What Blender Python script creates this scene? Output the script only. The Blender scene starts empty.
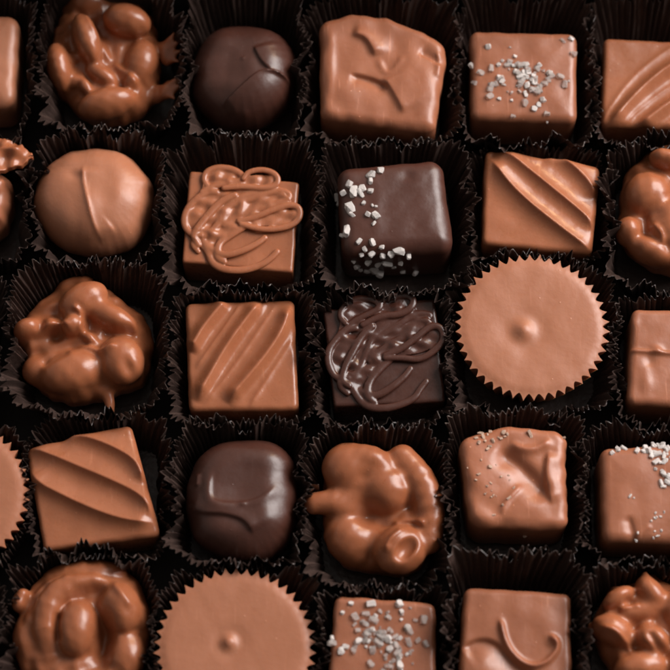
import bpy, math, random
import numpy as np
from mathutils import Vector
from mathutils.bvhtree import BVHTree

random.seed(7)
RNG = np.random.default_rng(7)
S = bpy.context.scene
MM = 0.001

# ---------------------------------------------------------------- camera
TILT, DIST, LENS, ZT = math.radians(19.5), 520.0, 122.0, 14.0
cd = bpy.data.cameras.new('camera')
cam = bpy.data.objects.new('camera', cd)
S.collection.objects.link(cam)
CAM = np.array([0.0, -math.sin(TILT) * DIST, ZT + math.cos(TILT) * DIST])
cam.location = Vector(CAM * MM)
cam.rotation_euler = (TILT, 0, 0)
cd.lens = LENS
cd.sensor_width = 36
cd.clip_start, cd.clip_end = 0.01, 20
cd.dof.use_dof = True
cd.dof.focus_distance = DIST * MM
cd.dof.aperture_fstop = 12.0
S.camera = cam

# ---------------------------------------------------------------- world, lamps, exposure
w = bpy.data.worlds.new('World')
S.world = w
w.use_nodes = True
w.node_tree.nodes['Background'].inputs[0].default_value = (1.0, 0.93, 0.86, 1)
wt = w.node_tree
wtc = wt.nodes.new('ShaderNodeTexCoord')
wsp = wt.nodes.new('ShaderNodeSeparateXYZ')
wmr = wt.nodes.new('ShaderNodeMapRange')       # the room is brighter towards its window, behind the box
wmr.inputs[1].default_value, wmr.inputs[2].default_value = -0.8, 0.8
wmr.inputs[3].default_value, wmr.inputs[4].default_value = 0.08, 0.42
wt.links.new(wtc.outputs['Generated'], wsp.inputs[0])
wt.links.new(wsp.outputs[1], wmr.inputs[0])
wt.links.new(wmr.outputs[0], wt.nodes['Background'].inputs[1])


def lamp(name, loc, target, size, power, col):
    d = bpy.data.lights.new(name, 'AREA')
    d.shape = 'RECTANGLE'
    d.size, d.size_y = size[0] * MM, size[1] * MM
    d.energy = power
    d.color = col
    o = bpy.data.objects.new(name, d)
    S.collection.objects.link(o)
    o.location = Vector(loc) * MM
    o.rotation_euler = (Vector(target) - Vector(loc)).to_track_quat('-Z', 'Y').to_euler()


lamp('window_light', (560, 300, 490), (0, 0, 10), (600, 480), 11.4, (1.0, 0.96, 0.94))
lamp('warm_glint_lamp', (300, 460, 270), (0, 0, 10), (26, 26), 0.5, (1.0, 0.62, 0.30))  # small warm lamp added to put golden glints on the clusters
S.view_settings.view_transform = 'Standard'
S.view_settings.look = 'None'
S.view_settings.exposure = 0.14
S.view_settings.gamma = 1.0
S.cycles.use_denoising = True
S.cycles.max_bounces = 8
S.cycles.filter_width = 1.9


# ---------------------------------------------------------------- photograph point -> point on a level plane
def P(px, py, z):
    k = 36.0 / 670.0 / LENS
    u, v = (px - 335) * k, -(py - 335) * k
    c, s = math.cos(TILT), math.sin(TILT)
    d = np.array([u, v * c + s, v * s - c])
    t = (z - CAM[2]) / d[2]
    return CAM + d * t


def PP(pts, z):
    return np.array([P(a, b, z)[:2] for a, b in pts])


def ray(px, py):
    k = 36.0 / 670.0 / LENS
    u, v = (px - 335) * k, -(py - 335) * k
    c, s = math.cos(TILT), math.sin(TILT)
    return Vector((u, v * c + s, v * s - c)).normalized()


# ---------------------------------------------------------------- materials
def mat(name):
    m = bpy.data.materials.new(name)
    m.use_nodes = True
    nt = m.node_tree
    return m, nt, nt.nodes['Principled BSDF']


def node(nt, kind, **kw):
    n = nt.nodes.new(kind)
    for k, v in kw.items():
        if k in n.inputs:
            n.inputs[k].default_value = v
        else:
            setattr(n, k, v)
    return n


def chocolate(name, c1, c2, rough, sss, bloom):
    m, nt, b = mat(name)
    L = nt.links.new
    tc = node(nt, 'ShaderNodeTexCoord')
    oi = node(nt, 'ShaderNodeObjectInfo')
    n1 = node(nt, 'ShaderNodeTexNoise', Scale=110.0, Detail=4.0, Roughness=0.55)
    n2 = node(nt, 'ShaderNodeTexNoise', Scale=700.0, Detail=3.0)
    n3 = node(nt, 'ShaderNodeTexNoise', Scale=2600.0, Detail=2.0)
    vo = node(nt, 'ShaderNodeTexVoronoi', Scale=420.0)
    for n in (n1, n2, n3, vo):
        L(tc.outputs['Object'], n.inputs['Vector'])
    mx = node(nt, 'ShaderNodeMix', data_type='RGBA')
    rp = node(nt, 'ShaderNodeMapRange')
    rp.inputs[1].default_value, rp.inputs[2].default_value = 0.3, 0.7
    L(n1.outputs['Fac'], rp.inputs[0])
    L(rp.outputs[0], mx.inputs[0])
    mx.inputs[6].default_value = (*c1, 1)
    mx.inputs[7].default_value = (*c2, 1)
    # tiny pale bloom specks
    sp = node(nt, 'ShaderNodeMapRange')
    sp.inputs[1].default_value, sp.inputs[2].default_value = 0.10, 0.05
    L(vo.outputs['Distance'], sp.inputs[0])
    gate = node(nt, 'ShaderNodeMath', operation='GREATER_THAN')
    gate.inputs[1].default_value = 0.74
    sepc = node(nt, 'ShaderNodeSeparateColor')
    L(vo.outputs['Color'], sepc.inputs[0])
    L(sepc.outputs[0], gate.inputs[0])
    mu = node(nt, 'ShaderNodeMath', operation='MULTIPLY')
    L(sp.outputs[0], mu.inputs[0])
    L(gate.outputs[0], mu.inputs[1])
    mu2 = node(nt, 'ShaderNodeMath', operation='MULTIPLY')
    L(mu.outputs[0], mu2.inputs[0])
    mu2.inputs[1].default_value = bloom
    mx2 = node(nt, 'ShaderNodeMix', data_type='RGBA')
    L(mu2.outputs[0], mx2.inputs[0])
    L(mx.outputs[2], mx2.inputs[6])
    mx2.inputs[7].default_value = (min(1, c1[0] * 2.0), min(1, c1[1] * 2.4), min(1, c1[2] * 2.6), 1)
    mp = node(nt, 'ShaderNodeMapping')          # faint rubbed streaks
    mp.inputs['Rotation'].default_value = (0.2, 0.3, 0.9)
    mp.inputs['Scale'].default_value = (1900.0, 170.0, 500.0)
    ns = node(nt, 'ShaderNodeTexNoise', Scale=1.0, Detail=3.0)
    L(tc.outputs['Object'], mp.inputs['Vector'])
    L(mp.outputs[0], ns.inputs['Vector'])
    sr = node(nt, 'ShaderNodeMapRange')
    sr.inputs[1].default_value, sr.inputs[2].default_value = 0.62, 0.74
    sr.inputs[4].default_value = bloom
    L(ns.outputs['Fac'], sr.inputs[0])
    mx3 = node(nt, 'ShaderNodeMix', data_type='RGBA')
    L(sr.outputs[0], mx3.inputs[0])
    L(mx2.outputs[2], mx3.inputs[6])
    mx3.inputs[7].default_value = (min(1, c2[0] * 1.35), min(1, c2[1] * 1.5), min(1, c2[2] * 1.7), 1)
    mx2 = mx3
    hs = node(nt, 'ShaderNodeHueSaturation')
    vr = node(nt, 'ShaderNodeMapRange')
    vr.inputs[3].default_value, vr.inputs[4].default_value = 0.90, 1.10
    L(oi.outputs['Random'], vr.inputs[0])
    L(vr.outputs[0], hs.inputs['Value'])
    L(mx2.outputs[2], hs.inputs['Color'])
    L(hs.outputs[0], b.inputs['Base Color'])
    rr = node(nt, 'ShaderNodeMapRange')
    rr.inputs[3].default_value, rr.inputs[4].default_value = rough - 0.10, rough + 0.12
    L(n2.outputs['Fac'], rr.inputs[0])
    L(rr.outputs[0], b.inputs['Roughness'])
    b.inputs['Subsurface Weight'].default_value = sss
    b.inputs['Subsurface Radius'].default_value = (1.0, 0.38, 0.16)
    b.inputs['Subsurface Scale'].default_value = 0.0016
    b.inputs['IOR'].default_value = 1.48
    b1 = node(nt, 'ShaderNodeBump', Strength=0.09, Distance=0.0006)
    b2 = node(nt, 'ShaderNodeBump', Strength=0.07, Distance=0.00010)
    b3 = node(nt, 'ShaderNodeBump', Strength=0.25, Distance=0.0002)
    L(n2.outputs['Fac'], b1.inputs['Height'])
    L(n3.outputs['Fac'], b2.inputs['Height'])
    L(b1.outputs[0], b2.inputs['Normal'])
    L(mu.outputs[0], b3.inputs['Height'])
    L(b2.outputs[0], b3.inputs['Normal'])
    L(b3.outputs[0], b.inputs['Normal'])
    return m


MILK = chocolate('milk_chocolate', (0.262, 0.090, 0.044), (0.326, 0.119, 0.061), 0.36, 0.30, 0.7)
GLOSSY = chocolate('glossy_milk_chocolate', (0.275, 0.086, 0.035), (0.320, 0.106, 0.046), 0.30, 0.30, 0.25)
PALE = chocolate('matt_milk_chocolate', (0.325, 0.124, 0.064), (0.350, 0.138, 0.074), 0.40, 0.30, 0.25)
DARK = chocolate('dark_chocolate', (0.054, 0.0185, 0.0120), (0.068, 0.0235, 0.0155), 0.37, 0.05, 0.30)
SATIN = chocolate('satin_milk_chocolate', (0.272, 0.092, 0.041), (0.325, 0.115, 0.054), 0.29, 0.30, 0.4)
DARKGLOSS = chocolate('glossy_dark_chocolate', (0.048, 0.0165, 0.0110), (0.060, 0.021, 0.0140), 0.27, 0.05, 0.20)


def salt_material(name, col, trans):
    m, nt, b = mat(name)
    n = node(nt, 'ShaderNodeTexNoise', Scale=2500.0, Detail=2.0)
    tc = node(nt, 'ShaderNodeTexCoord')
    nt.links.new(tc.outputs['Object'], n.inputs['Vector'])
    bp = node(nt, 'ShaderNodeBump', Strength=0.5, Distance=0.0002)
    nt.links.new(n.outputs['Fac'], bp.inputs['Height'])
    nt.links.new(bp.outputs[0], b.inputs['Normal'])
    cr = node(nt, 'ShaderNodeMix', data_type='RGBA')
    nt.links.new(n.outputs['Fac'], cr.inputs[0])
    cr.inputs[6].default_value = (*[c * 0.8 for c in col], 1)
    cr.inputs[7].default_value = (*col, 1)
    nt.links.new(cr.outputs[2], b.inputs['Base Color'])
    b.inputs['Roughness'].default_value = 0.12
    b.inputs['Transmission Weight'].default_value = trans
    b.inputs['IOR'].default_value = 1.32
    return m


SALT = salt_material('sea_salt', (0.98, 0.91, 0.87), 0.40)
CLEAR = salt_material('clear_sea_salt', (1.0, 0.92, 0.87), 0.72)
CRUMB = salt_material('caramel_crumb', (0.72, 0.50, 0.38), 0.3)


def paper_material():
    m, nt, b = mat('glassine_paper')
    L = nt.links.new
    tc = node(nt, 'ShaderNodeTexCoord')
    n = node(nt, 'ShaderNodeTexNoise', Scale=900.0, Detail=4.0)
    n2 = node(nt, 'ShaderNodeTexNoise', Scale=150.0, Detail=2.0)
    L(tc.outputs['Object'], n.inputs['Vector'])
    L(tc.outputs['Object'], n2.inputs['Vector'])
    mx = node(nt, 'ShaderNodeMix', data_type='RGBA')
    L(n2.outputs['Fac'], mx.inputs[0])
    mx.inputs[6].default_value = (0.033, 0.0205, 0.017, 1)
    mx.inputs[7].default_value = (0.066, 0.042, 0.035, 1)
    L(mx.outputs[2], b.inputs['Base Color'])
    rr = node(nt, 'ShaderNodeMapRange')
    rr.inputs[3].default_value, rr.inputs[4].default_value = 0.20, 0.50
    L(n.outputs['Fac'], rr.inputs[0])
    L(rr.outputs[0], b.inputs['Roughness'])
    bp = node(nt, 'ShaderNodeBump', Strength=0.4, Distance=0.0003)
    L(n.outputs['Fac'], bp.inputs['Height'])
    L(bp.outputs[0], b.inputs['Normal'])
    b.inputs['IOR'].default_value = 1.42
    return m


PAPER = paper_material()


def card_material():
    m, nt, b = mat('black_card')
    n = node(nt, 'ShaderNodeTexNoise', Scale=1200.0, Detail=3.0)
    mx = node(nt, 'ShaderNodeMix', data_type='RGBA')
    nt.links.new(n.outputs['Fac'], mx.inputs[0])
    mx.inputs[6].default_value = (0.022, 0.014, 0.012, 1)
    mx.inputs[7].default_value = (0.036, 0.024, 0.021, 1)
    nt.links.new(mx.outputs[2], b.inputs['Base Color'])
    b.inputs['Roughness'].default_value = 0.7
    return m


CARD = card_material()


# ---------------------------------------------------------------- mesh helpers
def link_mesh(name, V, F, m, parent=None, origin=(0, 0, 0), smooth=True):
    me = bpy.data.meshes.new(name)
    V = (np.asarray(V, float) - np.array(origin)) * MM
    me.from_pydata(V.tolist(), [], F if isinstance(F, list) else F.tolist())
    me.update()
    if smooth:
        me.polygons.foreach_set('use_smooth', [True] * len(me.polygons))
    me.materials.append(m)
    o = bpy.data.objects.new(name, me)
    S.collection.objects.link(o)
    if parent is None and name != 'paper_cup':
        PIECES.append(V + np.array(origin) * MM)
    if parent is None:
        o.location = Vector(origin) * MM
    else:
        o.parent = parent
        o.location = Vector(origin) * MM - parent.location
    return o


PIECES = []


def tag(o, label, cat, group=None):
    o['label'], o['category'] = label, cat
    if group:
        o['group'] = group
    return o


def nets(D, lo, h):
    """Surface nets: one smooth closed mesh round the region D < 0."""
    ins = D < 0
    nx, ny, nz = D.shape
    cnt = np.zeros((nx - 1, ny - 1, nz - 1), np.int8)
    for a in (0, 1):
        for b in (0, 1):
            for c in (0, 1):
                cnt += ins[a:nx - 1 + a, b:ny - 1 + b, c:nz - 1 + c]
    act = (cnt > 0) & (cnt < 8)
    I, J, K = np.nonzero(act)
    idx = -np.ones(act.shape, np.int64)
    idx[I, J, K] = np.arange(len(I))
    acc = np.zeros((len(I), 3))
    n = np.zeros(len(I))
    cor = [(a, b, c) for a in (0, 1) for b in (0, 1) for c in (0, 1)]
    for p in cor:
        for ax in range(3):
            if p[ax]:
                continue
            q = list(p)
            q[ax] = 1
            d0 = D[I + p[0], J + p[1], K + p[2]]
            d1 = D[I + q[0], J + q[1], K + q[2]]
            x = (d0 < 0) != (d1 < 0)
            t = np.where(x, d0 / np.where(x, d0 - d1, 1), 0)
            for e in range(3):
                acc[:, e] += np.where(x, p[e] + (t if e == ax else 0), 0)
            n += x
    V = np.stack([I, J, K], 1) + acc / n[:, None]
    V = V * h + np.array(lo)
    F = []
    for ax in range(3):
        o1, o2 = [(1, 2), (2, 0), (0, 1)][ax]
        sl0 = [slice(1, s - 1) for s in D.shape]
        sl0[ax] = slice(0, D.shape[ax] - 1)
        sl1 = list(sl0)
        sl1[ax] = slice(1, D.shape[ax])
        a, b = ins[tuple(sl0)], ins[tuple(sl1)]
        X = np.nonzero(a != b)
        base = [X[0] + (0 if ax == 0 else 1), X[1] + (0 if ax == 1 else 1), X[2] + (0 if ax == 2 else 1)]

        def cell(d1, d2):
            g = [base[0].copy(), base[1].copy(), base[2].copy()]
            g[o1] = g[o1] - d1
            g[o2] = g[o2] - d2
            return idx[g[0], g[1], g[2]]
        q = np.stack([cell(1, 1), cell(0, 1), cell(0, 0), cell(1, 0)], 1)
        fl = ~a[X]
        q[fl] = q[fl][:, ::-1]
        F.append(q)
    F = np.concatenate(F)
    return V, F[(F >= 0).all(1)]


def seg_dist(X, Y, a, b):
    ex, ey = b[0] - a[0], b[1] - a[1]
    L2 = ex * ex + ey * ey + 1e-9
    t = np.clip(((X - a[0]) * ex + (Y - a[1]) * ey) / L2, 0, 1)
    dx, dy = X - a[0] - t * ex, Y - a[1] - t * ey
    side = ex * (Y - a[1]) - ey * (X - a[0])
    return dx * dx + dy * dy, t, side, math.sqrt(L2)


def sd_poly(X, Y, pts):
    n = len(pts)
    d = np.full(X.shape, 1e9)
    inside = np.zeros(X.shape, bool)
    for i in range(n):
        a, b = pts[i], pts[(i + 1) % n]
        d = np.minimum(d, seg_dist(X, Y, a, b)[0])
        c = ((a[1] > Y) != (b[1] > Y)) & (X < (b[0] - a[0]) * (Y - a[1]) / (b[1] - a[1] + 1e-12) + a[0])
        inside ^= c
    d = np.sqrt(d)
    return np.where(inside, -d, d)


def smooth_path(p, it=3, closed=False):
    p = np.asarray(p, float)
    for _ in range(it):
        if closed:
            q = np.roll(p, -1, 0)
            p = np.stack([p * .75 + q * .25, p * .25 + q * .75], 1).reshape(-1, p.shape[1])
        else:
            a, b = p[:-1], p[1:]
            m = np.stack([a * .75 + b * .25, a * .25 + b * .75], 1).reshape(-1, p.shape[1])
            p = np.concatenate([p[:1], m[1:-1], p[-1:]])
    return p


def inset(pts, r):
    pts = np.asarray(pts, float)
    A = 0.5 * sum(pts[i][0] * pts[(i + 1) % len(pts)][1] - pts[(i + 1) % len(pts)][0] * pts[i][1] for i in range(len(pts)))
    if A < 0:
        pts = pts[::-1]
    n = len(pts)
    lines = []
    for i in range(n):
        a, b = pts[i], pts[(i + 1) % n]
        e = (b - a) / np.linalg.norm(b - a)
        nn = np.array([-e[1], e[0]])
        lines.append((a + nn * r, e))
    out = []
    for i in range(n):
        (p, d), (q, f) = lines[i - 1], lines[i]
        M = np.array([d, -f]).T
        t = np.linalg.solve(M, q - p)
        out.append(p + d * t[0])
    return np.array(out)


def path_field(X, Y, p):
    """distance, place along 0..1, signed side of a polyline"""
    best = np.full(X.shape, 1e9)
    T = np.zeros(X.shape)
    Sd = np.zeros(X.shape)
    tot = sum(np.linalg.norm(p[i + 1] - p[i]) for i in range(len(p) - 1))
    run = 0
    for i in range(len(p) - 1):
        d, t, s, L = seg_dist(X, Y, p[i], p[i + 1])
        k = d < best
        best = np.where(k, d, best)
        T = np.where(k, (run + t * L) / tot, T)
        Sd = np.where(k, s, Sd)
        run += L
    return np.sqrt(best), T, Sd


def grow(p, f):
    p = np.asarray(p, float)
    c = p.mean(0)
    return c + (p - c) * f


def sstep(a, b, x):
    t = np.clip((x - a) / (b - a), 0, 1)
    return t * t * (3 - 2 * t)


def waves(X, Y, amp, lam, seed, n=9):
    r = np.random.default_rng(seed)
    out = np.zeros(X.shape)
    for _ in range(n):
        a, k = r.uniform(0, 6.28), 6.28 / (lam * r.uniform(.6, 1.7))
        out += np.sin(X * k * math.cos(a) + Y * k * math.sin(a) + r.uniform(0, 6.28))
    return out * amp / math.sqrt(n)


def smin(a, b, k):
    hh = np.maximum(k - np.abs(a - b), 0) / k
    return np.minimum(a, b) - hh * hh * k * .25


class Grid:
    def __init__(self, pts, z0, z1, h, pad=2.5):
        pts = np.asarray(pts)
        self.h = h
        self.lo = np.array([pts[:, 0].min() - pad, pts[:, 1].min() - pad, z0])
        hi = np.array([pts[:, 0].max() + pad, pts[:, 1].max() + pad, z1])
        n = np.ceil((hi - self.lo) / h).astype(int) + 1
        x, y, z = [self.lo[i] + h * np.arange(n[i]) for i in range(3)]
        self.X, self.Y = np.meshgrid(x, y, indexing='ij')
        self.z = z[None, None, :]

    def relief(self, feats, zf):
        """height map on top of a piece: ridges along traced lines, dents and bumps"""
        H = np.zeros(self.X.shape)
        for f in feats:
            if f[0] == 'ridge':
                _, pts, wl, wr, amp = f[:5]
                pw = f[6] if len(f) > 6 else 2.0
                tp = f[5] if len(f) > 5 else 0.2
                d, t, s = path_field(self.X, self.Y, smooth_path(PP(pts, zf), 2))
                wd = np.where(s > 0, wl, wr)
                H += amp * np.exp(-(d / wd) ** pw) * sstep(-.02, tp, t) * sstep(1.02, 1 - tp, t)
            else:
                _, cx, cy, rx, ry, rot, amp = f
                c = P(cx, cy, zf)
                a = math.radians(rot)
                dx, dy = self.X - c[0], self.Y - c[1]
                u, v = dx * math.cos(a) + dy * math.sin(a), -dx * math.sin(a) + dy * math.cos(a)
                H += amp * np.exp(-(u / rx) ** 2 - (v / ry) ** 2)
        return H


Z0 = 0.9     # everything in the cups stands on the cup floor


def slab_field(g, d2, h, re, relief, z0=Z0):
    c, hh = (z0 + h) / 2, (h - z0) / 2
    wz = sstep(0.35, 0.9, (g.z - z0) / (h - z0))
    zz = g.z - relief[:, :, None] * wz
    qx = d2[:, :, None] + re
    qz = np.abs(zz - c) - hh + re
    return np.minimum(np.maximum(qx, qz), 0) + np.sqrt(np.maximum(qx, 0) ** 2 + np.maximum(qz, 0) ** 2) - re


def square(name, quad, h, m, rc=2.0, re=1.6, feats=(), rough=0.07, seed=1, bulge=0.0, res=0.28, flare=0.0):
    """a moulded or dipped square piece from the four (or more) corners of its top"""
    zf = h - 0.3 * re
    q = PP(quad, zf)
    g = Grid(q, Z0 - 1, h + 5.5, res)
    d2 = sd_poly(g.X, g.Y, inset(q, rc)) - rc
    H = g.relief(feats, h) + waves(g.X, g.Y, rough, 7, seed) - bulge * np.exp(-((d2 + 1) / 3.0) ** 2) + bulge * .3
    d2 = d2 + waves(g.X, g.Y, rough * 1.4, 6, seed + 50)
    D = slab_field(g, d2, h, re, H) - flare * (1 - np.clip((g.z - Z0) / (h - Z0), 0, 1)) 
    V, F = nets(D, g.lo, res)
    c = q.mean(0)
    o = link_mesh(name, V, F, m, None, (c[0], c[1], Z0))
    return o, V, F


def ell(g, cx, cy, rx, ry, rot, zc, rz, zp=None):
    """ellipsoid: centre and radii in photo pixels (radii by scale), rot anticlockwise in degrees, zc and rz in mm"""
    c = P(cx, cy, zc if zp is None else zp)
    k = 0.2285
    a = math.radians(rot)
    dx, dy, dz = (g.X - c[0])[:, :, None], (g.Y - c[1])[:, :, None], g.z - zc
    u, v = dx * math.cos(a) + dy * math.sin(a), -dx * math.sin(a) + dy * math.cos(a)
    rx, ry = rx * k, ry * k
    k0 = np.sqrt((u / rx) ** 2 + (v / ry) ** 2 + (dz / rz) ** 2)
    k1 = np.sqrt((u / rx ** 2) ** 2 + (v / ry ** 2) ** 2 + (dz / rz ** 2) ** 2) + 1e-6
    return k0 * (k0 - 1) / k1


def tube_field(g, pts, zs, r, zp, flat=1.0):
    p = smooth_path(PP(pts, zp), 3)
    d, t, _ = path_field(g.X, g.Y, p)
    zc = np.interp(t, np.linspace(0, 1, len(zs)), zs)[:, :, None]
    rr = np.interp(t, np.linspace(0, 1, len(r)), r)[:, :, None] if hasattr(r, '__len__') else r
    return np.sqrt(d[:, :, None] ** 2 + ((g.z - zc) / flat) ** 2) - rr


def cluster(name, outline, h, lumps, feats=(), m=None, seed=1, tubes=(), cuts=(), k=1.6, re=5.0, res=0.28, top=9.5, zo=None, scallop=None):
    """a chocolate coated nut cluster: a flowed base with coated nuts melting into it"""
    h, k = h + 3.0, k * .8 + .15
    zo = h * .6 if zo is None else zo
    q = smooth_path(grow(PP(outline, zo), 1.025), 2, True)
    g = Grid(q, Z0 - 1, h + top, res, 6.0)
    d2 = sd_poly(g.X, g.Y, q) + waves(g.X, g.Y, 0.25, 5, seed + 9)
    D = slab_field(g, d2, h, min(re, (h - Z0) / 2 - .1), waves(g.X, g.Y, 0.35, 5, seed))
    for e in lumps:
        D = smin(D, ell(g, *e), k)
    rs = np.random.default_rng(seed)
    c0 = grow(PP(outline, zo), .62)
    for i in range(5):      # broken nut pieces showing through the coat
        a, b = c0[rs.integers(len(c0))], c0.mean(0)
        p = b + (a - b) * rs.uniform(.2, 1.25)
        dx, dy, th = (g.X - p[0])[:, :, None], (g.Y - p[1])[:, :, None], rs.uniform(0, 3.14)
        u, v = dx * math.cos(th) + dy * math.sin(th), -dx * math.sin(th) + dy * math.cos(th)
        rx, ry, rz = rs.uniform(1.6, 3.0), rs.uniform(1.0, 1.8), 1.8
        zc = h + rs.uniform(-1.6, 0.5)
        k0 = np.sqrt((u / rx) ** 2 + (v / ry) ** 2 + ((g.z - zc) / rz) ** 2)
        D = smin(D, (k0 - 1) * ry, 1.1)
    for t in tubes:
        D = smin(D, tube_field(g, *t), k * .7)
    for e in cuts:
        c = -ell(g, *e)
        D = -smin(-D, -c, 1.0)
    H = g.relief(feats, h + 2)
    if np.abs(H).max() > 0:
        # shear the field upwards by the relief
        G = np.empty_like(D)
        kk = np.arange(D.shape[2])
        for i in range(D.shape[0]):
            for j in range(D.shape[1]):
                if abs(H[i, j]) > 0.01:
                    G[i, j] = np.interp(kk - H[i, j] / res * np.clip((kk * res - 4) / 6, 0, 1), kk, D[i, j])
                else:
                    G[i, j] = D[i, j]
        D = G
    D = D + waves(g.X, g.Y, 0.045, 3, seed + 3)[:, :, None]
    D[:, :, 0] = 1.0
    V, F = nets(D, g.lo, res)
    c = q.mean(0)
    return link_mesh(name, V, F, m or GLOSSY, None, (c[0], c[1], Z0)), V, F


def bvh_of(V, F):
    return BVHTree.FromPolygons([tuple(v) for v in V], [tuple(f) for f in F])


def grain_mesh(name, seed, m, long=1.0):
    """one broken crystal: convex hull of a few random points, clipped flat"""
    import bmesh
    r = random.Random(seed)
    bm = bmesh.new()
    for _ in range(40):
        v = Vector((r.gauss(0, 1), r.gauss(0, 1), r.gauss(0, 1))).normalized()
        v = Vector((max(-.72, min(.72, v.x)) * long, max(-.72, min(.72, v.y)), max(-.6, min(.6, v.z))))
        bm.verts.new(v)
    res = bmesh.ops.convex_hull(bm, input=bm.verts)
    dead = [e for e in res['geom_interior'] if isinstance(e, bmesh.types.BMVert)]
    bmesh.ops.delete(bm, geom=dead, context='VERTS')
    me = bpy.data.meshes.new(name)
    bm.to_mesh(me)
    bm.free()
    me.materials.append(m)
    return me


GRAINS = [grain_mesh('salt_crystal', i, SALT, 1 + .25 * (i % 3)) for i in range(9)]
CLEARS = [grain_mesh('salt_crystal', 20 + i, CLEAR if i % 3 else SALT, 1 + .2 * (i % 3)) for i in range(12)]
CRUMBS = [grain_mesh('crumb', 40 + i, CRUMB, 1.3 + .4 * (i % 2)) for i in range(5)]


def sprinkle(parent, V, F, spots, meshes, name, k=.86):
    """lay each crystal where it lies on the piece; spots: photo x, y, radius in mm"""
    t = bvh_of(V, F)
    for i, (px, py, r) in enumerate(spots):
        hit = t.ray_cast(Vector(CAM), ray(px, py))
        if hit[0] is None:
            continue
        p = hit[0] + hit[1] * r * 0.15
        o = bpy.data.objects.new(name, meshes[i % len(meshes)])
        S.collection.objects.link(o)
        o.parent = parent
        o.location = p * MM - parent.location
        o.rotation_euler = (random.uniform(-.5, .5), random.uniform(-.5, .5), random.uniform(0, 6.28))
        s = r * MM * k
        o.scale = (s * random.uniform(.85, 1.2), s * random.uniform(.75, 1.0), s * random.uniform(.7, 1.0))


# ---------------------------------------------------------------- the box
box = bpy.data.objects.new('chocolate_box', None)
S.collection.objects.link(box)
box.location = (0, 0, 0)
tag(box, 'black card chocolate box under all the paper cups, its back wall along the top', 'box')


def plate(name, x0, x1, y0, y1, z0, z1, bev):
    import bmesh
    bm = bmesh.new()
    bmesh.ops.create_cube(bm, size=1)
    for v in bm.verts:
        v.co = Vector(((x0 + x1) / 2 + v.co.x * (x1 - x0), (y0 + y1) / 2 + v.co.y * (y1 - y0), (z0 + z1) / 2 + v.co.z * (z1 - z0))) * MM
    bmesh.ops.bevel(bm, geom=list(bm.edges), offset=bev * MM, segments=2, affect='EDGES')
    me = bpy.data.meshes.new(name)
    bm.to_mesh(me)
    bm.free()
    me.materials.append(CARD)
    o = bpy.data.objects.new(name, me)
    S.collection.objects.link(o)
    o.parent = box


YB = P(335, -3, 17)[1] + 1.2
plate('base', -130, 130, -125, YB + 3, -3, 0, .4)
plate('back_wall', -130, 130, YB, YB + 2.6, 0.01, 27, .5)


# ---------------------------------------------------------------- plain and folded milk squares
o, V, F = square('milk_bar', [(-78, 12), (20, 15), (14, 106), (-78, 104)], 16, PALE, 3.2, 2.6, seed=2, bulge=.4)
tag(o, 'smooth plain milk bar cut off at the top left corner', 'chocolate')

o, V, F = square('folded_chocolate', [(320, 22), (352, 12.5), (386, 17), (424, 31), (445, 45), (446, 62), (434, 132), (320, 118)], 18.5, MILK, 2.6, 2.2, [
    ('ridge', [(351, 33), (364, 36), (371, 44), (377, 57)], 2.2, 0.7, 1.15),
    ('ridge', [(349, 75), (366, 78), (380, 83), (389, 90)], 0.5, 1.8, -1.0),
    ('ridge', [(383, 76), (393, 90), (406, 114)], 4.0, .8, .95),
    ('ridge', [(377, 57), (386, 76), (398, 66), (404, 54)], .8, .8, 0.35),
    ('bump', 419, 82, 4.2, 6.5, 10, 1.2),
    ('ridge', [(418, 52), (430, 57), (443, 66)], 1.6, .5, -.7),
    ('ridge', [(436, 50), (440, 62), (438, 80)], .8, .8, .5),
    ('bump', 345, 95, 6, 5, 0, .5),
    ('ridge', [(330, 25), (332, 60), (329, 105)], 1.0, 1.0, .35),
], rough=.10, seed=3)
tag(o, 'large tilted milk square in the top row with folds and slits on top', 'chocolate')

o, V, F = square('creased_chocolate', [(632, 309), (736, 311), (732, 409), (627, 404)], 17, MILK, 1.8, 1.7, [
    ('ridge', [(622, 350), (640, 351), (652, 352), (675, 354), (700, 352), (735, 354)], .5, .5, .55, .05),
    ('bump', 657, 350, 1.2, .9, -10, .8),
    ('bump', 650, 361, 1.4, 1.4, 0, -.5),
    ('bump', 630, 322, 1.4, 1.6, 0, .8),
    ('bump', 646, 380, 1.4, 3, 0, .4),
], seed=5)
tag(o, 'milk square with one thin raised crease, cut off by the right edge', 'chocolate')

o, V, F = square('wrinkled_chocolate', [(458, 439), (510, 425), (566, 431), (568, 530), (470, 526)], 17.5, MILK, 3.0, 2.2, [
    ('ridge', [(495, 449), (515, 462), (533, 478), (550, 500)], 1.6, 2.6, -1.6),
    ('ridge', [(509, 442), (522, 450), (538, 449), (552, 439)], .8, 1.1, .8),
    ('ridge', [(550, 450), (546, 470), (549, 490), (553, 505)], 2.4, .6, 1.2),
    ('ridge', [(523, 484), (508, 499), (500, 516)], .6, .8, .5),
    ('bump', 482, 475, 4.5, 6, 20, .9),
    ('bump', 525, 510, 5, 4, 0, .8),
    ('bump', 489, 520, 5, 2.5, -20, .4),
], rough=.12, seed=6)
tag(o, 'wrinkled milk square in the fourth row with tan crumbs on its upper corner', 'chocolate')
r = random.Random(3)
spots = [(r.gauss(484, 11), r.gauss(436, 4), r.uniform(.35, .8)) for _ in range(26)]
spots += [(530, 434, .9), (490, 467, .8), (479, 474, .5), (476, 480, .4), (487, 486, .4), (509, 498, .6), (503, 505, .5), (494, 515, .4), (485, 494, .35), (525, 536, .7), (563, 438, .5)]
spots += [(r.uniform(466, 515), r.uniform(455, 520), r.uniform(.2, .38)) for _ in range(14)]
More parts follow.
